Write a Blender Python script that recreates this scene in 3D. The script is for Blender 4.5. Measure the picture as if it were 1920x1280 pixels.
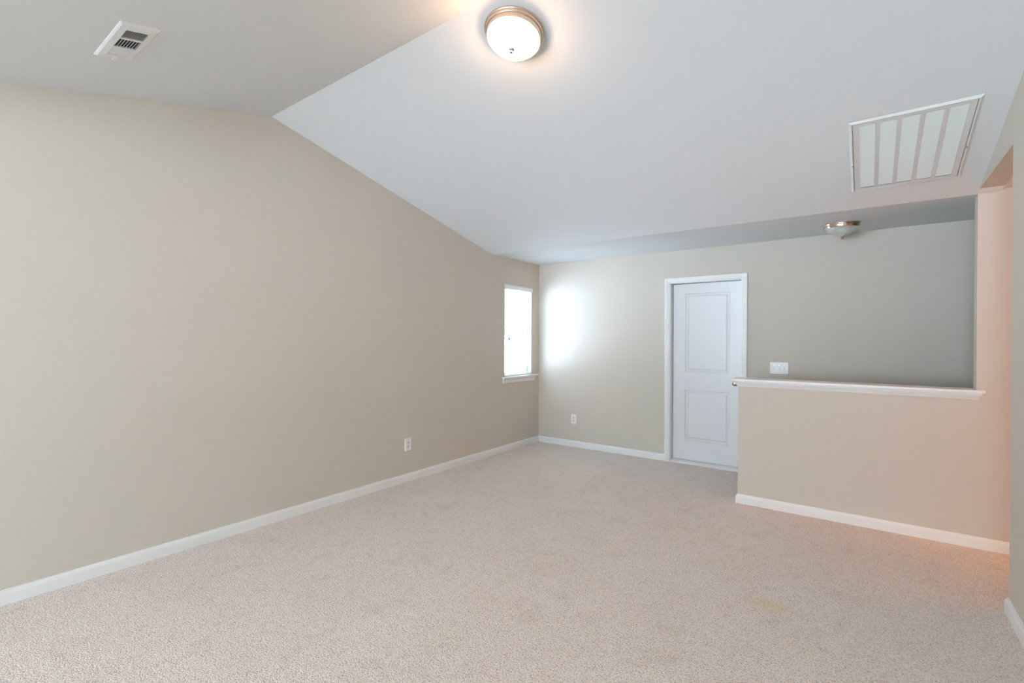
import bpy, bmesh, math, random
from mathutils import Vector, Matrix
random.seed(4)
SC = bpy.context.scene
for o in list(bpy.data.objects):
    bpy.data.objects.remove(o)
PI = math.pi

# ------------------------------------------------------------------ camera
def camera():
    cd = bpy.data.cameras.new('camera'); co = bpy.data.objects.new('camera', cd)
    SC.collection.objects.link(co); SC.camera = co
    cd.sensor_width = 36; cd.lens = 898.6 / 1920 * 36; cd.clip_start = .02
    y, t, r = [math.radians(a) for a in (36.537, -.2864, .2315)]
    fw = Vector((-math.sin(y)*math.cos(t), math.cos(y)*math.cos(t), math.sin(t)))
    rt = Vector((math.cos(y), math.sin(y), 0)); up = rt.cross(fw)
    r2 = rt*math.cos(r) + up*math.sin(r); u2 = -rt*math.sin(r) + up*math.cos(r)
    m = Matrix.Identity(4)
    for i in range(3):
        m[i][0] = r2[i]; m[i][1] = u2[i]; m[i][2] = -fw[i]
    m[0][3], m[1][3], m[2][3] = 0, 0, 1.43
    co.matrix_world = m
camera()

# ------------------------------------------------------------------ world, exposure, daylight
W = bpy.data.worlds.new('sky'); SC.world = W; W.use_nodes = True
bg = W.node_tree.nodes['Background']
bg.inputs[1].default_value = 1.0
SKY = (8.0, 10.2, 13.0); GROUND = (19.5, 24.5, 31.0)      # overcast sky above, sunlit pale ground below the horizon
_n = W.node_tree.nodes; _l = W.node_tree.links
_tc = _n.new('ShaderNodeTexCoord'); _sp = _n.new('ShaderNodeSeparateXYZ'); _mr = _n.new('ShaderNodeMapRange')
_mx = _n.new('ShaderNodeMix'); _mx.data_type = 'RGBA'
_mr.inputs[1].default_value = -.04; _mr.inputs[2].default_value = .04
_l.new(_tc.outputs['Generated'], _sp.inputs[0]); _l.new(_sp.outputs['Z'], _mr.inputs[0]); _l.new(_mr.outputs[0], _mx.inputs[0])
_mx.inputs[6].default_value = (*GROUND, 1); _mx.inputs[7].default_value = (*SKY, 1)
_l.new(_mx.outputs[2], bg.inputs[0])
SC.view_settings.view_transform = 'Standard'
try: SC.view_settings.look = 'None'
except Exception: pass
SC.view_settings.gamma = 1; SC.view_settings.use_curve_mapping = False
SC.view_settings.exposure = 0.26

def area(name, loc, rot, sx, sy, power, col):
    l = bpy.data.lights.new(name, 'AREA'); l.shape = 'RECTANGLE'; l.size = sx; l.size_y = sy
    l.energy = power; l.color = col
    o = bpy.data.objects.new(name, l); o.location = loc; o.rotation_euler = rot
    SC.collection.objects.link(o); return o
# daylight arriving at the room's windows (behind the camera, and the side window)
area('daylight_front_window', (-2.75, -4.80, 1.45), (PI/2, 0, 0), 1.45, 1.5, 16, (.84, .93, 1.0))
area('daylight_front_window', (-.55, -4.80, 1.45), (PI/2, 0, 0), 1.45, 1.5, 62, (.84, .93, 1.0))
p = area('side_window_portal', (-3.86, 5.14, 1.52), (0, -PI/2, 0), 1.18, .60, 1, (1, 1, 1)); p.data.cycles.is_portal = True

# ------------------------------------------------------------------ materials
def mat(name, col, rough=.6, metal=0, spec=.5):
    m = bpy.data.materials.new(name); m.use_nodes = True
    b = m.node_tree.nodes['Principled BSDF']
    b.inputs['Base Color'].default_value = (*col, 1); b.inputs['Roughness'].default_value = rough
    b.inputs['Metallic'].default_value = metal; b.inputs['Specular IOR Level'].default_value = spec
    return m
def N(m, typ, **kw):
    n = m.node_tree.nodes.new(typ)
    for k, v in kw.items(): setattr(n, k, v)
    return n
def LK(m, a, b): m.node_tree.links.new(a, b)
def bumpy(m, scale, strength, dist=.002, detail=3, tint=None):
    b = m.node_tree.nodes['Principled BSDF']
    tc = N(m, 'ShaderNodeTexCoord'); no = N(m, 'ShaderNodeTexNoise')
    no.inputs['Scale'].default_value = scale; no.inputs['Detail'].default_value = detail
    LK(m, tc.outputs['Object'], no.inputs['Vector'])
    bp = N(m, 'ShaderNodeBump'); bp.inputs['Strength'].default_value = strength
    bp.inputs['Distance'].default_value = dist
    LK(m, no.outputs['Fac'], bp.inputs['Height']); LK(m, bp.outputs['Normal'], b.inputs['Normal'])
    if tint:
        n2 = N(m, 'ShaderNodeTexNoise'); n2.inputs['Scale'].default_value = 1.3; n2.inputs['Detail'].default_value = 2
        LK(m, tc.outputs['Object'], n2.inputs['Vector'])
        mx = N(m, 'ShaderNodeMix', data_type='RGBA')
        mx.inputs[6].default_value = (*tint[0], 1); mx.inputs[7].default_value = (*tint[1], 1)
        LK(m, n2.outputs['Fac'], mx.inputs[0]); LK(m, mx.outputs[2], b.inputs['Base Color'])
    return m
M_WALL = bumpy(mat('greige_wall_paint', (.625, .572, .490), .75, spec=.25), 260, .12, .001, tint=((.638, .570, .493), (.612, .574, .487)))
M_CEIL = bumpy(mat('ceiling_paint', (.77, .78, .775), .9, spec=.15), 200, .12, .001)
M_TRIM = bumpy(mat('white_trim_paint', (.84, .84, .81), .38), 60, .03, .0005)
M_DOOR = bumpy(mat('white_door_paint', (.82, .83, .83), .42), 90, .05, .0005)
M_PLATE = bumpy(mat('white_plastic', (.86, .86, .83), .3), 30, .01, .0003)
M_SLOT = bumpy(mat('dark_slot', (.05, .05, .05), .7), 50, .02, .0003)
M_DUCT_SHADE = bumpy(mat('duct_shade', (.035, .04, .04), .8), 50, .02, .0003)
M_VENT = bumpy(mat('white_vent_enamel', (.80, .80, .77), .4), 60, .02, .0003)
M_GRILL = bumpy(mat('grille_frame_enamel', (.70, .70, .67), .45), 60, .02, .0003)
M_LOUV = bumpy(mat('grille_louver_enamel', (.74, .77, .73), .45), 60, .02, .0003)
M_FILT = bumpy(mat('filter_fabric', (.34, .37, .34), .9), 150, .2, .001)
M_NICK = bumpy(mat('brushed_nickel_warm_reflection', (.70, .57, .47), .20, 1), 140, .04, .0005)  # base colour warmed to carry the coppery reflections on the nickel
M_CHROME = bumpy(mat('satin_chrome', (.60, .60, .60), .2, 1), 140, .03, .0005)
M_BLIND = bumpy(mat('white_blind_slat', (.90, .91, .92), .45), 40, .03, .0005)
M_SASH = bumpy(mat('white_vinyl_sash', (.85, .86, .87), .35), 40, .02, .0003)
M_DARKW = bumpy(mat('weathered_tassel', (.18, .17, .16), .6), 60, .05, .0005)
M_ROOF = bumpy(mat('grey_shingles', (.02, .022, .025), .9), 20, .5, .02)
M_SIDING = bumpy(mat('grey_siding', (.025, .03, .035), .8), 8, .3, .01)
M_GRASS = bumpy(mat('pale_paving', (.50, .51, .48), .95), 10, .8, .03)

M_GLASS = bpy.data.materials.new('window_glass'); M_GLASS.use_nodes = True
nt = M_GLASS.node_tree; nt.nodes.clear()
ou = nt.nodes.new('ShaderNodeOutputMaterial'); tr = nt.nodes.new('ShaderNodeBsdfTransparent')
gl = nt.nodes.new('ShaderNodeBsdfGlossy'); gl.inputs['Roughness'].default_value = .02
mx = nt.nodes.new('ShaderNodeMixShader'); tr.inputs[0].default_value = (.96, .98, .98, 1)
mx.inputs[0].default_value = .05; nt.links.new(tr.outputs[0], mx.inputs[1])
nt.links.new(gl.outputs[0], mx.inputs[2]); nt.links.new(mx.outputs[0], ou.inputs[0])

# lit frosted glass: it is the lamp, so it emits
M_LIT = mat('lit_frosted_glass', (.9, .88, .84), .3)
b = M_LIT.node_tree.nodes['Principled BSDF']
b.inputs['Emission Color'].default_value = (1.0, .65, .42, 1); b.inputs['Emission Strength'].default_value = 50
# unlit alabaster glass
M_ALAB = mat('alabaster_glass', (.66, .67, .60), .28)
b = M_ALAB.node_tree.nodes['Principled BSDF']
tc = N(M_ALAB, 'ShaderNodeTexCoord'); no = N(M_ALAB, 'ShaderNodeTexNoise'); no.inputs['Scale'].default_value = 9
no.inputs['Distortion'].default_value = 1.5
LK(M_ALAB, tc.outputs['Object'], no.inputs['Vector'])
cr = N(M_ALAB, 'ShaderNodeValToRGB'); cr.color_ramp.elements[0].position = .35; cr.color_ramp.elements[1].position = .65
cr.color_ramp.elements[0].color = (.50, .50, .42, 1); cr.color_ramp.elements[1].color = (.76, .78, .74, 1)
LK(M_ALAB, no.outputs['Fac'], cr.inputs[0]); LK(M_ALAB, cr.outputs[0], b.inputs['Base Color'])
b.inputs['Subsurface Weight'].default_value = .3; b.inputs['Subsurface Radius'].default_value = (.02, .02, .02)

# carpet
def carpet():
    m = mat('beige_cut_pile_carpet', (.6, .5, .44), 1.0, spec=.05)
    b = m.node_tree.nodes['Principled BSDF']
    b.inputs['Sheen Weight'].default_value = .25; b.inputs['Sheen Roughness'].default_value = .6
    tc = N(m, 'ShaderNodeTexCoord')
    def noise(scale, detail=2, rough=.5, dist=0):
        n = N(m, 'ShaderNodeTexNoise'); n.inputs['Scale'].default_value = scale
        n.inputs['Detail'].default_value = detail; n.inputs['Roughness'].default_value = rough
        n.inputs['Distortion'].default_value = dist
        LK(m, tc.outputs['Object'], n.inputs['Vector']); return n.outputs['Fac']
    def ramp(src, p0, c0, p1, c1):
        r = N(m, 'ShaderNodeValToRGB'); e = r.color_ramp.elements
        e[0].position = p0; e[0].color = (*c0, 1); e[1].position = p1; e[1].color = (*c1, 1)
        LK(m, src, r.inputs[0]); return r.outputs[0]
    def mult(a, bb, f=1.0):
        x = N(m, 'ShaderNodeMix', data_type='RGBA', blend_type='MULTIPLY'); x.inputs[0].default_value = f
        LK(m, a, x.inputs[6]); LK(m, bb, x.inputs[7]); return x.outputs[2]
    tuft = noise(125, 2, .6, .4)
    vo = N(m, 'ShaderNodeTexVoronoi'); vo.inputs['Scale'].default_value = 170
    LK(m, tc.outputs['Object'], vo.inputs['Vector'])
    base = ramp(noise(2.2, 3, .6), .3, (.90, .79, .695), .7, (.935, .835, .755))
    c = mult(base, ramp(tuft, .30, (.54, .50, .48), .52, (1, 1, 1)))  # shade between the tufts multiplied into the colour
    c = mult(c, ramp(noise(28, 3, .6), .30, (.90, .885, .87), .5, (1, 1, 1)))
    c = mult(c, ramp(noise(6, 3, .65, .6), .28, (.91, .89, .87), .45, (1, 1, 1)))
    # a tan stain of its own shape, out in the middle of the carpet
    sep = N(m, 'ShaderNodeVectorMath', operation='SUBTRACT'); sep.inputs[1].default_value = (-.415, 2.90, 0)
    LK(m, tc.outputs['Object'], sep.inputs[0])
    sc = N(m, 'ShaderNodeVectorMath', operation='MULTIPLY'); sc.inputs[1].default_value = (8.5, 12, 0)
    LK(m, sep.outputs[0], sc.inputs[0])
    ln = N(m, 'ShaderNodeVectorMath', operation='LENGTH'); LK(m, sc.outputs[0], ln.inputs[0])
    ad = N(m, 'ShaderNodeMath', operation='ADD'); LK(m, ln.outputs['Value'], ad.inputs[0])
    nm = N(m, 'ShaderNodeMath', operation='MULTIPLY'); nm.inputs[1].default_value = 1.2
    LK(m, noise(22, 3, .7), nm.inputs[0]); LK(m, nm.outputs[0], ad.inputs[1])
    st = ramp(ad.outputs[0], 0.0, (.5, .5, .5), 1.0, (0, 0, 0))
    mr = N(m, 'ShaderNodeMapRange'); mr.inputs[1].default_value = 1.0; mr.inputs[2].default_value = 1.7
    mr.inputs[3].default_value = .6; mr.inputs[4].default_value = 0
    LK(m, ad.outputs[0], mr.inputs[0])
    x = N(m, 'ShaderNodeMix', data_type='RGBA', blend_type='MULTIPLY')
    LK(m, mr.outputs[0], x.inputs[0]); LK(m, c, x.inputs[6]); x.inputs[7].default_value = (.98, .84, .62, 1)
    LK(m, x.outputs[2], b.inputs['Base Color'])
    h = N(m, 'ShaderNodeMath', operation='MULTIPLY_ADD'); LK(m, vo.outputs['Distance'], h.inputs[0])
    h.inputs[1].default_value = -.6; LK(m, tuft, h.inputs[2])
    bp = N(m, 'ShaderNodeBump'); bp.inputs['Strength'].default_value = .8; bp.inputs['Distance'].default_value = .008
    LK(m, h.outputs[0], bp.inputs['Height']); LK(m, bp.outputs['Normal'], b.inputs['Normal'])
    return m
M_CARPET = carpet()

# ------------------------------------------------------------------ mesh helpers
def box(bm, x0, x1, y0, y1, z0, z1):
    v = [bm.verts.new(p) for p in ((x0,y0,z0),(x1,y0,z0),(x1,y1,z0),(x0,y1,z0),(x0,y0,z1),(x1,y0,z1),(x1,y1,z1),(x0,y1,z1))]
    for f in ((0,3,2,1),(4,5,6,7),(0,1,5,4),(1,2,6,5),(2,3,7,6),(3,0,4,7)): bm.faces.new([v[i] for i in f])
def prism(bm, pa, pb):
    """closed solid between two matching outlines"""
    a = [bm.verts.new(p) for p in pa]; c = [bm.verts.new(p) for p in pb]; n = len(a)
    bm.faces.new(a[::-1]); bm.faces.new(c)
    for i in range(n):
        j = (i+1) % n; bm.faces.new((a[i], a[j], c[j], c[i]))
def lathe(bm, prof, seg=64, off=(0,0,0)):
    rings = []
    for r, z in prof:
        if r < 1e-6: rings.append([bm.verts.new((off[0], off[1], off[2]+z))])
        else: rings.append([bm.verts.new((off[0]+r*math.cos(2*PI*k/seg), off[1]+r*math.sin(2*PI*k/seg), off[2]+z)) for k in range(seg)])
    for a, c in zip(rings, rings[1:]):
        for k in range(seg):
            j = (k+1) % seg
            if len(a) == 1 and len(c) == 1: continue
            if len(a) == 1: bm.faces.new((a[0], c[j], c[k]))
            elif len(c) == 1: bm.faces.new((a[k], a[j], c[0]))
            else: bm.faces.new((a[k], a[j], c[j], c[k]))
def tube(bm, p, q, r, seg=12):
    p, q = Vector(p), Vector(q); d = (q-p).normalized()
    s = d.orthogonal().normalized(); t = d.cross(s)
    ring = lambda c: [tuple(c + s*r*math.cos(2*PI*k/seg) + t*r*math.sin(2*PI*k/seg)) for k in range(seg)]
    prism(bm, ring(p), ring(q))
def obj(name, bm, m, parent=None, smooth=False, bevel=0, kind=None):
    bmesh.ops.recalc_face_normals(bm, faces=bm.faces)
    me = bpy.data.meshes.new(name); bm.to_mesh(me); bm.free(); me.materials.append(m)
    if smooth:
        for p in me.polygons: p.use_smooth = True
        try: me.set_sharp_from_angle(angle=math.radians(38))
        except Exception: pass
    o = bpy.data.objects.new(name, me); SC.collection.objects.link(o)
    if parent: o.parent = parent
    if bevel:
        bv = o.modifiers.new('bevel', 'BEVEL'); bv.width = bevel; bv.segments = 2; bv.limit_method = 'ANGLE'
    if kind: o['kind'] = kind
    return o
def bx(name, b6, m, parent=None, bevel=0, kind=None):
    bm = bmesh.new(); box(bm, *b6); return obj(name, bm, m, parent, bevel=bevel, kind=kind)
def thing(name, loc, rot, label=None, cat=None, group=None, kind=None):
    o = bpy.data.objects.new(name, None); SC.collection.objects.link(o)
    o.location = loc; o.rotation_euler = rot; o.empty_display_size = .05
    if label: o['label'] = label
    if cat: o['category'] = cat
    if group: o['group'] = group
    if kind: o['kind'] = kind
    return o

# ------------------------------------------------------------------ measured room
XL, XR, YB, YF = -3.7016, .608, 5.6283, -4.60
YH, YH2 = 4.5703, 4.6903            # half wall / hallway wall, front and back face
XH = -.908                          # free end of the half wall
YR, ZR = 1.8683, 3.1387             # ridge
YK = 4.5776                         # knee where the slope meets the flat ceiling
SB, SF = -.25719, .24876            # slopes behind and before the ridge
ZC, ZKL, ZKR = 2.468, 2.465, 2.444
YG = YR - (ZR - 2.44) / SF          # front slope meets low flat ceiling
YP, ZH, XE = 3.579, 2.462, 4.9      # end of right wall, header height, hall end
T = .14
def zprof(y):
    if y < YG: return 2.44
    if y < YR: return ZR + SF*(y-YR)
    if y < YK: return ZR + (ZKL-ZR)*(y-YR)/(YK-YR)
    return ZKL + (ZC-ZKL)*(y-YK)/(YB-YK)
def zprof_r(y):
    return ZR + (ZKR-ZR)*(y-YR)/(YK-YR) if y > YR else zprof(y)

# floor: carpet with the stair opening left out
bm = bmesh.new()
box(bm, XL, XE, YF, YH2, -.12, 0)
box(bm, XL, XH, YH2, YB, -.12, 0)
obj('floor', bm, M_CARPET, kind='structure')

# ceiling: flat, slope, slope, flat
bm = bmesh.new()
def slab(x0, x1, ya, za0, za1, yb, zb0, zb1, t=.16):
    prism(bm, [(x0,ya,za0),(x1,ya,za1),(x1,yb,zb1),(x0,yb,zb0)], [(x0,ya,za0+t),(x1,ya,za1+t),(x1,yb,zb1+t),(x0,yb,zb0+t)])
x0, x1 = XL-T, XR+.12
kr = ZKL + (ZKR-ZKL)*1.0
slab(x0, x1, YF-T, 2.44, 2.44, YG, 2.44, 2.44)
slab(x0, x1, YG, 2.44, 2.44, YR, ZR, ZR)
slab(x0, x1, YR, ZR, ZR, YK, ZKL, ZKR)
slab(x0, x1, YK, ZKL, ZKR, YB+T, ZC, ZC)
obj('ceiling', bm, M_CEIL, kind='structure')
bx('ceiling_stair', (XR+.1201, XE, YH2+.0001, YB+T, ZC, ZC+.16), M_CEIL, kind='structure')
bx('ceiling_hall', (XR+.1202, XE, 1.4, YH2, ZH, ZH+.15), M_CEIL, kind='structure')

# left wall with its window opening
WY0, WY1, WZ0, WZ1 = 4.839, 5.440, .930, 2.112
bm = bmesh.new()
def wall_piece(ya, yb, z0, z1=None, x0=XL-T, x1=XL, prof=zprof):
    ys = [ya] + [k for k in (YG, YR, YK) if ya < k < yb] + [yb]
    if z1 is None: top = [(y, prof(y)) for y in ys]
    else: top = [(ya, z1), (yb, z1)]
    ol = [(ya, z0), (yb, z0)] + top[::-1]
    prism(bm, [(x0, y, z) for y, z in ol], [(x1, y, z) for y, z in ol])
wall_piece(YF, WY0, -.12)
wall_piece(WY0, WY1, -.12, WZ0); wall_piece(WY0, WY1, WZ1)
wall_piece(WY1, YB+T, -.12)
obj('wall_left', bm, M_WALL, kind='structure')

# back wall with the door opening
DX0, DX1, DZ1 = -1.853, -1.094, 2.086
bm = bmesh.new()
for a, c, z0 in ((XL, DX0-.02, -.12), (DX0-.02, DX1+.02, DZ1+.02), (DX1+.02, XE, -2.9)):
    box(bm, a, c, YB, YB+T, z0, ZC)
box(bm, DX0-.2, DX1+.2, YB+T+.02, YB+T+.06, -.12, 2.3)  # unseen board added behind the door to keep its gaps dark
obj('wall_back', bm, M_WALL, kind='structure')

# right wall: runs past the camera and ends at the hallway; a header carries on above the opening
bm = bmesh.new()
wall_piece(YF, YP, -.12, None, XR, XR+.12, zprof_r)
ys = [YP, 4.50]
prism(bm, [(XR,YP,ZH),(XR,4.50,ZH),(XR,4.50,zprof_r(4.50)),(XR,YP,zprof_r(YP))],
          [(XR+.12,YP,ZH),(XR+.12,4.50,ZH),(XR+.12,4.50,zprof_r(4.50)),(XR+.12,YP,zprof_r(YP))])
obj('wall_right', bm, M_WALL, kind='structure')

# hallway: near wall, end wall, far wall
XC = 3.10
bm = bmesh.new()
box(bm, XR+.1201, XC, YP-.12, YP, -.12, ZH)
box(bm, XC-.12, XC, 1.4, YP-.12, -.12, ZH)
box(bm, XC-.12, XE, 1.28, 1.4, -.12, ZH)
box(bm, XE, XE+T, 1.28, YB+T, -2.9, ZC+.16)
obj('wall_hall', bm, M_WALL, kind='structure')
bm = bmesh.new()
box(bm, XR, XR+.12, YH, YH2, -2.9, 2.444); box(bm, XR+.12, XE, YH, YH2, -2.9, ZH-.0005)
obj('wall_stair', bm, M_WALL, kind='structure')
# half wall
bx('wall_half', (XH, XR, YH, YH2, -2.9, 1.030), M_WALL, kind='structure')
bx('floor_lower', (XH-.3, XE, YH2, YB, -3.0, -2.9), M_CARPET, kind='structure')
# carpeted stairs down behind the half wall
bm = bmesh.new()
for i in range(15):
    box(bm, XH + i*.26, XH + (i+1)*.26, YH2+.001, YB-.001, -2.9, -.19*(i+1))
obj('stair_flight', bm, M_CARPET, kind='structure')
bx('wall_stair_end', (XH-.1, XH-.001, YH2, YB, -2.9, -.12), M_WALL, kind='structure')

# front wall behind the camera with two windows
bm = bmesh.new()
FWZ0, FWZ1 = .70, 2.20
xs = [XL-T, -3.475, -2.025, -1.275, .175, XR+.12]
for i in range(5):
    if i in (1, 3):
        box(bm, xs[i], xs[i+1], YF-T, YF, -.12, FWZ0); box(bm, xs[i], xs[i+1], YF-T, YF, FWZ1, 2.44)
    else: box(bm, xs[i], xs[i+1], YF-T, YF, -.12, 2.44)
obj('wall_front', bm, M_WALL, kind='structure')

def front_window(n, a, c):
    w = thing('window_%d' % n, (a, YF-.08, FWZ0), (0,0,0), kind='structure')
    bm = bmesh.new(); wd, ht = c-a, FWZ1-FWZ0
    box(bm, 0, .045, -.03, .03, 0, ht); box(bm, wd-.045, wd, -.03, .03, 0, ht)
    box(bm, .045, wd-.045, -.03, .03, 0, .045); box(bm, .045, wd-.045, -.03, .03, ht-.045, ht)
    box(bm, .045, wd-.045, -.025, .025, ht/2-.02, ht/2+.02)
    obj('window_frame', bm, M_SASH, w)
front_window(2, xs[1], xs[2]); front_window(3, xs[3], xs[4])

# ------------------------------------------------------------------ baseboards
PB = [(0, 0), (.0150, 0), (.0150, .058), (.0125, .066), (.0085, .071), (.0070, .078), (0, .080)]
def baseboard(name, runs):
    bm = bmesh.new()
    for (p, q, n, ea, eb) in runs:      # start, end, outward normal, mitre factors at each end
        p, q, n = Vector((*p, 0)), Vector((*q, 0)), Vector((*n, 0)); d = (q-p).normalized()
        A = [tuple(p + n*o + d*o*ea + Vector((0,0,z))) for o, z in PB]
        B = [tuple(q + n*o + d*o*eb + Vector((0,0,z))) for o, z in PB]
        prism(bm, A, B)
    return obj(name, bm, M_TRIM, kind='structure')
baseboard('baseboard_left', [((XL, YF), (XL, YB), (1, 0), 1, -1)])
baseboard('baseboard_back', [((XL, YB), (-1.919, YB), (0, -1), 1, 0)])
baseboard('baseboard_half', [((XE, YH), (XH, YH), (0, -1), 0, 1), ((XH, YH), (XH, YH2), (-1, 0), -1, 0)])
baseboard('baseboard_right', [((XR, YF), (XR, YP), (-1, 0), 1, 1), ((XR, YP), (XC, YP), (0, 1), -1, 0)])

# ------------------------------------------------------------------ cap on the half wall
bm = bmesh.new()
zt = 1.092
fr, rr = YH-.048, YH2+.048
# board with rounded nose, horn runs past the full-height wall
box(bm, XH-.046, XR+.040, fr, YH-.0002, zt-.020, zt)
box(bm, XH-.046, XR-.0006, YH-.0002, rr, zt-.020, zt)
o = obj('trim_1', bm, M_TRIM, kind='structure', bevel=.0025)
# bed moulding under the board, mitred round the free end and returned at the right
bm = bmesh.new()
prof = [(0, 1.026), (.007, 1.026), (.008, 1.033), (.013, 1.035), (.016, 1.041), (.023, 1.050), (.025, 1.056), (.031, 1.0575), (.033, 1.0718), (0, 1.0718)]
A = [(XR+.004 + o*.8, YH - o, z) for o, z in prof]
B = [(XH - o, YH - o, z) for o, z in prof]
Cc = [(XH - o, YH2 + o, z) for o, z in prof]
D = [(XR-.001, YH2 + o, z) for o, z in prof]
prism(bm, A, B); prism(bm, B, Cc); prism(bm, Cc, D)
obj('trim_2', bm, M_TRIM, kind='structure')
bx('trim_3', (XH, XR, YH, YH2, 1.0301, 1.0719), M_TRIM, kind='structure')

# ------------------------------------------------------------------ window with sill and sashes
w = thing('window_1', (XL, (WY0+WY1)/2, WZ0), (0,0,0), kind='structure')
W2 = (WY1-WY0)/2; HT = WZ1-WZ0
def ring_yz(bm, x0, x1, y0, y1, z0, z1, t):
    box(bm, x0, x1, y0, y0+t, z0, z1); box(bm, x0, x1, y1-t, y1, z0, z1)
    box(bm, x0, x1, y0+t, y1-t, z0, z0+t); box(bm, x0, x1, y0+t, y1-t, z1-t, z1)
bm = bmesh.new(); ring_yz(bm, -.100, -.060, -W2+.001, W2-.001, .001, HT-.001, .032); obj('window_frame', bm, M_SASH, w, bevel=.002)
bm = bmesh.new(); ring_yz(bm, -.094, -.078, -W2+.034, W2-.034, HT*.48, HT-.034, .030); s1 = obj('sash', bm, M_SASH, w, bevel=.002)
bm = bmesh.new(); ring_yz(bm, -.078, -.062, -W2+.034, W2-.034, .034, HT*.52, .030); s2 = obj('sash', bm, M_SASH, w, bevel=.002)
bx('glass_pane', (-.088, -.085, -W2+.064, W2-.064, HT*.48+.03, HT-.064), M_GLASS, s1)
bx('glass_pane', (-.071, -.068, -W2+.064, W2-.064, .064, HT*.52-.03), M_GLASS, s2)
# stool with horns and apron below
bm = bmesh.new(); box(bm, -.0595, .001, -W2+.0005, W2-.0005, .0005, .018)
box(bm, .0005, .045, -W2-.060, W2+.125, -.006, .018)
obj('window_sill', bm, M_TRIM, w, bevel=.004)
bm = bmesh.new()
pr = [(0, -.066), (.010, -.066), (.014, -.058), (.016, -.020), (.022, -.012), (.022, -.0065), (0, -.0065)]
prism(bm, [(o, -W2-.040-0*o, z) for o, z in pr], [(o, W2+.075, z) for o, z in pr])
obj('apron', bm, M_TRIM, w)

# ------------------------------------------------------------------ blind
bl = thing('window_blind', (XL-.031, (WY0+WY1)/2, WZ1), (0,0,0),
           'white slatted horizontal blind with valance, lowered in the side window at the far left corner', 'blind')
bm = bmesh.new()
pv = [(.018, -.004), (.020, .012), (.050, .016), (.055, .006), (.053, -.040), (.048, -.052), (.040, -.052), (.040, -.004)]
pv = [(.0315, .0), (.041, .0), (.048, -.010), (.046, -.044), (.040, -.056), (.0315, -.056)]
prism(bm, [(o, -W2-.004, z+.014) for o, z in pv], [(o, W2+.012, z+.014) for o, z in pv])
obj('valance', bm, M_BLIND, bl)
bx('headrail', (-.022, .028, -W2+.012, W2-.012, -.045, -.003), M_BLIND, bl, bevel=.002)
bm = bmesh.new()
nz = int((HT-.12)/.043)
for i in range(nz):
    z = -.068 - i*.043
    xs_ = [-.025 + .05*k/6 for k in range(7)]
    up_ = [(x+.003, z + .0035*(1-((x)/.025)**2) + x*.28) for x in xs_]
    lo_ = [(x, zz-.0028) for x, zz in up_][::-1]
    prism(bm, [(x, -W2+.012, zz) for x, zz in up_+lo_], [(x, W2-.012, zz) for x, zz in up_+lo_])
obj('slats', bm, M_BLIND, bl, smooth=True)
zb = -.068 - nz*.043
bx('bottom_rail', (-.022, .028, -W2+.012, W2-.012, -HT+.022, -HT+.044), M_BLIND, bl, bevel=.003)
for yy in (-W2+.10, W2-.10):
    bm = bmesh.new()
    for xx in (-.024, .030): tube(bm, (xx, yy, -.045), (xx, yy, -HT+.040), .0009, 6)
    obj('ladder_cord', bm, M_BLIND, bl)
bm = bmesh.new()
tube(bm, (.034, -W2+.085, -.045), (.034, -W2+.085, -.645), .0010, 6); tube(bm, (.034, -W2+.100, -.045), (.034, -W2+.100, -.66), .0010, 6)
cd = obj('lift_cord', bm, M_BLIND, bl)
bm = bmesh.new()
for yy, z in ((-W2+.085, -.645), (-W2+.100, -.66)):
    lathe(bm, [(0, 0), (.003, 0), (.0095, -.034), (.009, -.042), (0, -.043)], 12, (.034, yy, z))
t_ = obj('cord_tassel', bm, M_DARKW, cd, smooth=True); t_['label'] = 'small dark cord tassels'
bm = bmesh.new(); tube(bm, (.034, W2-.07, -.045), (.034, W2-.07, -.36), .0035, 8)
obj('tilt_wand', bm, M_BLIND, bl)

# ------------------------------------------------------------------ door
d = thing('door_1', ((DX0+DX1)/2, YB, 0), (0,0,0), kind='structure')
cx = (DX0+DX1)/2; hw = (DX1-DX0)/2
bm = bmesh.new()                       # jamb lining
box(bm, -hw-.0195, -hw, .0, T-.001, 0, DZ1); box(bm, hw, hw+.0195, .0, T-.001, 0, DZ1)
box(bm, -hw-.0195, hw+.0195, .0, T-.001, DZ1, DZ1+.0195)
obj('jamb', bm, M_TRIM, d)
PC = [(.006, 0), (.006, .009), (.012, .012), (.020, .011), (.026, .014), (.040, .016), (.050, .019), (.058, .020), (.063, .017), (.064, 0)]
bm = bmesh.new()
def cas(sx, z):
    return [(sx*(hw+o), -n, z(o)) for o, n in PC]
L0 = cas(-1, lambda o: 0); L1 = cas(-1, lambda o: DZ1+o); R1 = cas(1, lambda o: DZ1+o); R0 = cas(1, lambda o: 0)
prism(bm, L0, L1); prism(bm, L1, R1); prism(bm, R1, R0)
obj('door_casing', bm, M_TRIM, d)
bm = bmesh.new()
prism(bm, [(-hw, .000, 0), (-hw, .000, .012), (-hw, .030, .024), (-hw, .138, .026), (-hw, .138, 0)],
          [(hw, .000, 0), (hw, .000, .012), (hw, .030, .024), (hw, .138, .026), (hw, .138, 0)])
obj('threshold', bm, M_TRIM, d)
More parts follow.
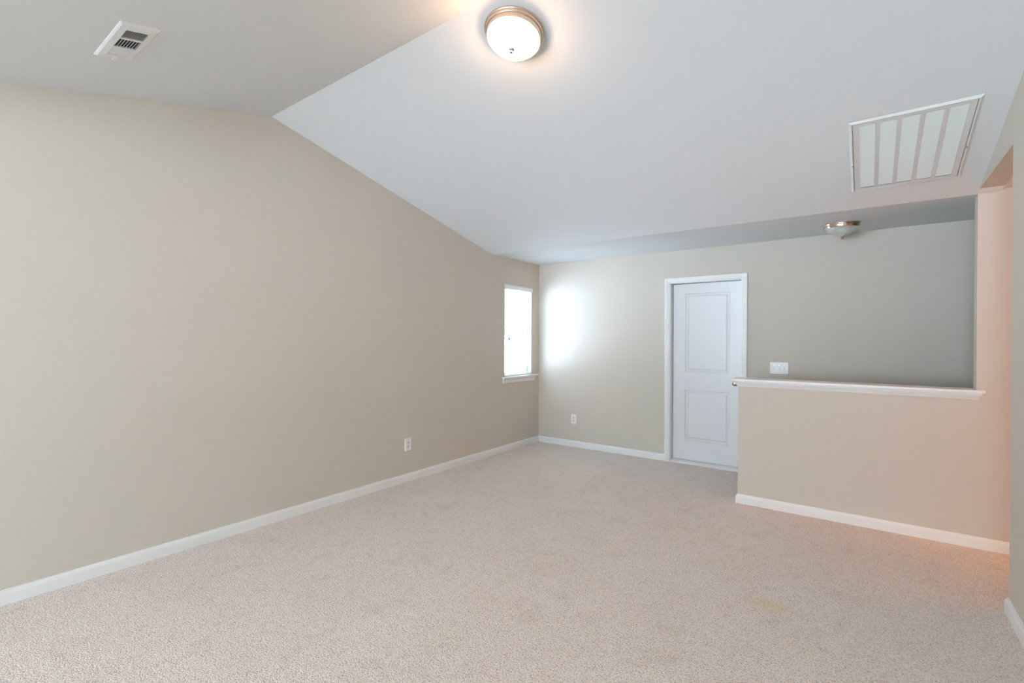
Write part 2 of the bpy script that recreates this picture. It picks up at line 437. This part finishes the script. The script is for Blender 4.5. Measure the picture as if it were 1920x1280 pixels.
# slab with two raised panels, set back in the jamb
ys_, zs0, zs1 = .084, .034, DZ1-.006
panels = [(-1.711-cx, -1.222-cx, 1.054, 1.972), (-1.711-cx, -1.222-cx, .255, .850)]
bm = bmesh.new(); sx0, sx1 = -hw+.005, hw-.003
a, c = panels[0][:2]
box(bm, sx0, a, ys_, ys_+.035, zs0, zs1); box(bm, c, sx1, ys_, ys_+.035, zs0, zs1)
for z0, z1 in ((zs0, .255), (.850, 1.054), (1.972, zs1)): box(bm, a, c, ys_, ys_+.035, z0, z1)
for a, c, z0, z1 in panels:
    rings = []
    for ins, dep in ((0, 0), (.003, .0), (.008, .012), (.018, .014), (.026, .013), (.042, .003), (.046, .0025)):
        rings.append([bm.verts.new((xx, ys_+dep, zz)) for xx, zz in ((a+ins, z0+ins), (c-ins, z0+ins), (c-ins, z1-ins), (a+ins, z1-ins))])
    for q, r in zip(rings, rings[1:]):
        for k in range(4): bm.faces.new((q[k], q[(k+1) % 4], r[(k+1) % 4], r[k]))
    bm.faces.new(rings[-1])
slab_o = obj('door_slab', bm, M_DOOR, d)
bm = bmesh.new()
lathe(bm, [(0, 0), (.032, 0), (.032, .004), (.028, .008), (.013, .010), (.011, .030), (.014, .036), (.024, .044), (.027, .054), (.025, .064), (.015, .071), (0, .072)], 40)
kn = obj('door_knob', bm, M_CHROME, slab_o, smooth=True)
kn.rotation_euler = (PI/2, 0, 0); kn.location = (-1.163-cx, ys_, .952)
for z in (.25, 1.05, 1.85):
    bm = bmesh.new(); tube(bm, (-hw+.0015, ys_+.036, z-.045), (-hw+.0015, ys_+.036, z+.045), .005)
    obj('hinge', bm, M_CHROME, slab_o, smooth=True)

# ------------------------------------------------------------------ outlets and switches
def outlet(loc, rz, label):
    t = thing('wall_outlet', loc, (0, 0, rz), label, 'outlet')
    # local: x across, -y out of the wall
    bm = bmesh.new(); h_, w_ = .063, .041
    prism(bm, [(-w_,0,-h_),(w_,0,-h_),(w_,0,h_),(-w_,0,h_)], [(-w_+.004,-.006,-h_+.004),(w_-.004,-.006,-h_+.004),(w_-.004,-.006,h_-.004),(-w_+.004,-.006,h_-.004)])
    obj('cover_plate', bm, M_PLATE, t)
    for s in (-1, 1):
        bm = bmesh.new()
        pts = [(.0165*math.cos(a)*1.0, max(-.0125, min(.0125, .0165*math.sin(a)))) for a in [2*PI*k/28 for k in range(28)]]
        prism(bm, [(x, -.006, z+s*.0205) for x, z in pts], [(x*.95, -.009, z*.95+s*.0205) for x, z in pts])
        r = obj('receptacle', bm, M_GRILL, t)
        bm = bmesh.new()
        for xx in (-.0065, .0065): box(bm, xx-.0012, xx+.0012, -.0094, -.0088, s*.0205-.001, s*.0205+.007)
        tube(bm, (0, -.0088, s*.0205-.007), (0, -.0094, s*.0205-.007), .0025)
        obj('slots', bm, M_SLOT, r)
    bm = bmesh.new(); tube(bm, (0, -.0055, 0), (0, -.0072, 0), .003); obj('screw', bm, M_CHROME, t)
    return t
outlet((XL, 3.245, .368), PI/2, 'white duplex outlet low on the long left wall')
outlet((-3.138, YB, .367), 0, 'white duplex outlet low on the back wall between corner and door')
t = thing('light_switch', (-.728, YB, 1.140), (0,0,0), 'white three-gang toggle switch plate on the back wall right of the door', 'light switch')
bm = bmesh.new(); h_, w_ = .063, .086
prism(bm, [(-w_,0,-h_),(w_,0,-h_),(w_,0,h_),(-w_,0,h_)], [(-w_+.004,-.007,-h_+.004),(w_-.004,-.007,-h_+.004),(w_-.004,-.007,h_-.004),(-w_+.004,-.007,h_-.004)])
obj('cover_plate', bm, M_PLATE, t)
for xx, s in ((-.046, 1), (0, -1), (.046, -1)):
    bm = bmesh.new(); prism(bm, [(xx-.005,-.007,-.012),(xx+.005,-.007,-.012),(xx+.005,-.007,.012),(xx-.005,-.007,.012)],
        [(xx-.004,-.018,s*.007-.004),(xx+.004,-.018,s*.007-.004),(xx+.004,-.018,s*.007+.004),(xx-.004,-.018,s*.007+.004)])
    obj('toggle', bm, M_PLATE, t, bevel=.001)
    for zz in (-.030, .030):
        bm = bmesh.new(); tube(bm, (xx, -.0065, zz), (xx, -.0082, zz), .003, 10); obj('screw', bm, M_CHROME, t)

# ------------------------------------------------------------------ ceiling register (supply vent) on the front slope
def zs_front(y): return ZR + SF*(y-YR)
def zs_back(y): return ZR + (ZKR-ZR)*(y-YR)/(YK-YR)
yc = .757
v = thing('ceiling_vent', (-2.896, yc, zs_front(yc)), (math.atan(SF), 0, 0),
          'small white ceiling register with dark slots, on the ceiling slope at upper left', 'vent')
A_, B_ = .211, .080       # half sizes along x and y
ax, by0, by1 = .160, -.043, .047
bm = bmesh.new()
# sloped rim and flat face around the slotted field
o4 = [(-A_,-B_),(A_,-B_),(A_,B_),(-A_,B_)]
i4 = [(-A_+.012,-B_+.010),(A_-.012,-B_+.010),(A_-.012,B_-.010),(-A_+.012,B_-.010)]
f4 = [(-ax,by0),(ax,by0),(ax,by1),(-ax,by1)]
R = [[bm.verts.new((x, y, z)) for x, y in q] for q, z in ((o4, 0), (o4, -.003), (i4, -.008), (f4, -.010), (f4, -.002))]
for q, r in zip(R, R[1:]):
    for k in range(4): bm.faces.new((q[k], q[(k+1) % 4], r[(k+1) % 4], r[k]))
obj('vent_frame', bm, M_VENT, v)
bx('duct_shade_sheet', (-ax, ax, by0, by1, -.0025, -.001), M_DUCT_SHADE, v)  # flat dark sheet standing in for the shade inside the duct
for xa, xb in ((.048, .060), (-.060, -.048), (.152, .160), (-.160, -.152)):     # bars between and beside the three fields
    bx('cross_bar', (xa, xb, by0, by1, -.0105, -.004), M_VENT, v)
def vane(bm, p0, p1, tilt, wdt, axis):
    # thin tilted blade between two points
    z = -.0070; cz, sz = math.cos(tilt)*wdt/2, math.sin(tilt)*wdt/2
    if axis == 'y':   # runs along y, width in x
        x = p0
        prism(bm, [(x-cz, by0, z-sz), (x+cz, by0, z+sz), (x+cz, by0, z+sz+.0008), (x-cz, by0, z-sz+.0008)],
                  [(x-cz, by1, z-sz), (x+cz, by1, z+sz), (x+cz, by1, z+sz+.0008), (x-cz, by1, z-sz+.0008)])
    else:
        y = p0; xa, xb = p1
        prism(bm, [(xa, y-cz, z-sz), (xa, y+cz, z+sz), (xa, y+cz, z+sz+.0012), (xa, y-cz, z-sz+.0012)],
                  [(xb, y-cz, z-sz), (xb, y+cz, z+sz), (xb, y+cz, z+sz+.0012), (xb, y-cz, z-sz+.0012)])
bm = bmesh.new()
for k in range(7): vane(bm, .0675 + k*.0134, None, math.radians(-52), .0056, 'y')
obj('louvers', bm, M_VENT, v)
bm = bmesh.new()
for k in range(8): vane(bm, by0+.003 + k*.0120, (-.048, .048), math.radians(68), .0066, 'x')
obj('louvers', bm, M_VENT, v)
bm = bmesh.new()
for k in range(9): vane(bm, -.066 - k*.0105, None, math.radians(24), .0110, 'y')
obj('louvers', bm, M_VENT, v)
bm = bmesh.new(); box(bm, -A_-.003, -A_+.006, -.006, .006, -.014, -.004); obj('damper_lever', bm, M_VENT, v)
for sx in (-1, 1):
    bm = bmesh.new(); lathe(bm, [(0, -.0125), (.004, -.012), (.005, -.0085), (0, -.008)], 14, (sx*(A_-.024), 0, 0)); obj('screw', bm, M_PLATE, v, smooth=True)

# ------------------------------------------------------------------ return-air grille on the back slope
yc = 3.888
sl = math.atan((ZKR-ZR)/(YK-YR))
g = thing('return_air_grille', (.194, yc, zs_back(yc)), (sl, 0, 0),
          'large white return air grille with five louvered columns, on the ceiling at right', 'vent')
GA, GB = .292, .415
bm = bmesh.new()
def rect(a_, b_): return [(-a_,-b_),(a_,-b_),(a_,b_),(-a_,b_)]
R = [[bm.verts.new((x, y, z)) for x, y in rect(a_, b_)] for a_, b_, z in
     ((GA, GB, 0), (GA, GB, -.004), (GA-.010, GB-.010, -.012), (GA-.016, GB-.016, -.012), (GA-.018, GB-.018, -.004), (GA-.018, GB-.018, 0))]
for q, r in zip(R, R[1:]):
    for k in range(4): bm.faces.new((q[k], q[(k+1) % 4], r[(k+1) % 4], r[k]))
obj('outer_frame', bm, M_VENT, g)
bx('filter', (-GA+.019, GA-.019, -GB+.019, GB-.019, -.003, -.0005), M_FILT, g)
bm = bmesh.new()
ia, ib = GA-.0205, GB-.0205
ma, mb = .030, .026         # margins of the hinged panel
cols, barw = 5, .022
cw = (2*ia - 2*ma - (cols-1)*barw) / cols
box(bm, -ia, -ia+ma, -ib, ib, -.0112, -.0085); box(bm, ia-ma, ia, -ib, ib, -.0112, -.0085)
box(bm, -ia+ma, ia-ma, -ib, -ib+mb, -.0112, -.0085); box(bm, -ia+ma, ia-ma, ib-mb, ib, -.0112, -.0085)
for k in range(cols-1):
    xa = -ia+ma + (k+1)*cw + k*barw
    box(bm, xa, xa+barw, -ib+mb, ib-mb, -.0112, -.0085)
obj('hinged_panel', bm, M_GRILL, g)
pitch = .0155; nl = int((2*(ib-mb))/pitch)
for k in range(cols):
    xa = -ia+ma + k*(cw+barw); bm = bmesh.new()
    for i in range(nl):
        y = -ib+mb + (i+.5)*pitch
        prism(bm, [(xa, y+.0050, -.0110), (xa, y+.0050, -.0098), (xa, y-.0032, -.0045), (xa, y-.0032, -.0057)],
                  [(xa+cw, y+.0050, -.0110), (xa+cw, y+.0050, -.0098), (xa+cw, y-.0032, -.0045), (xa+cw, y-.0032, -.0057)])
    obj('louver_column', bm, M_LOUV, g)
for sx in (-1, 1):
    bm = bmesh.new(); lathe(bm, [(0, -.015), (.005, -.0145), (.006, -.012), (0, -.0115)], 14, (sx*(GA-.013), .06, 0)); obj('latch', bm, M_CHROME, g, smooth=True)

# ------------------------------------------------------------------ ceiling lights
def ceiling_light(loc, rx, label, R_, glass, drop):
    t = thing('ceiling_light', loc, (rx, 0, 0), label, 'ceiling light')
    k = R_
    bm = bmesh.new()      # stepped metal pan
    lathe(bm, [(0, 0), (k*.97, 0), (k, -.004), (k, -.010), (k*.985, -.014), (k*.96, -.016), (k*.95, -.024), (k*.935, -.027),
               (k*.915, -.028), (k*.905, -.038), (k*.890, -.045), (k*.870, -.047), (k*.860, -.045), (k*.855, -.036), (k*.84, -.030), (0, -.028)], 96)
    obj('metal_pan', bm, M_NICK, t, smooth=True)
    bm = bmesh.new()      # glass bowl
    pr = []
    for i in range(25):
        u = i/24; a = u*PI/2
        if glass == 'lit': r, z = math.cos(a)**1.0, -math.sin(a)
        else: r, z = (1-u**1.0)**.62 if u < 1 else 0, -u   # shallower flank, pointed bell shape
        if glass != 'lit':
            r = math.cos(a)**1.25; z = -(math.sin(a)*.45 + u*.55)
        pr.append((max(0, k*.855*r) if i < 24 else 0, -.032 + z*drop))
    lathe(bm, pr, 96)
    obj('glass_bowl', bm, M_LIT if glass == 'lit' else M_ALAB, t, smooth=True)
    zf = -.032 - drop
    bm = bmesh.new()
    lathe(bm, [(0, zf+.003), (.014, zf+.002), (.0165, zf-.001), (.0155, zf-.004), (.010, zf-.008), (.0065, zf-.010), (.0065, zf-.012), (.0095, zf-.016), (.0095, zf-.020), (.006, zf-.024), (0, zf-.0255)], 32)
    obj('finial', bm, M_NICK, t, smooth=True)
    return t
CL = (-1.535, 2.085)
ceiling_light((CL[0], CL[1], zs_back(CL[1])), math.atan(-.257), 'lit flush ceiling light with frosted dome, on the sloped ceiling beside the ridge', .165, 'lit', .078)
ceiling_light((-.183, 5.165, 2.4665), 0, 'unlit flush ceiling light with alabaster bowl and nickel rim, above the stairwell', .152, 'off', .085)
# hallway fixture round the corner gives the warm light that spills in
h = ceiling_light((4.15, 3.33, ZH-.0005), 0, 'hallway flush ceiling light', .165, 'lit', .078)
hl = bpy.data.lights.new('hall_lamp', 'POINT'); hl.energy = 165; hl.color = (1.0, .40, .08); hl.shadow_soft_size = .10
ho = bpy.data.objects.new('hall_lamp', hl); ho.location = (4.15, 3.33, 2.26); SC.collection.objects.link(ho)

# ------------------------------------------------------------------ outside, seen faintly through the blind
hs = thing('neighbour_house', (-11.0, 24.5, -3.15), (0, 0, .62), 'pale neighbouring house with grey roof, seen through the side window blind', 'house')
bx('house_wall', (-4.5, 4.5, -4, 4, 0, 4.6), M_SIDING, hs)
bm = bmesh.new(); prism(bm, [(-4.9,-4.5,4.6),(-4.9,4.5,4.6),(-4.9,0,6.4)], [(4.9,-4.5,4.6),(4.9,4.5,4.6),(4.9,0,6.4)])
obj('roof', bm, M_ROOF, hs)
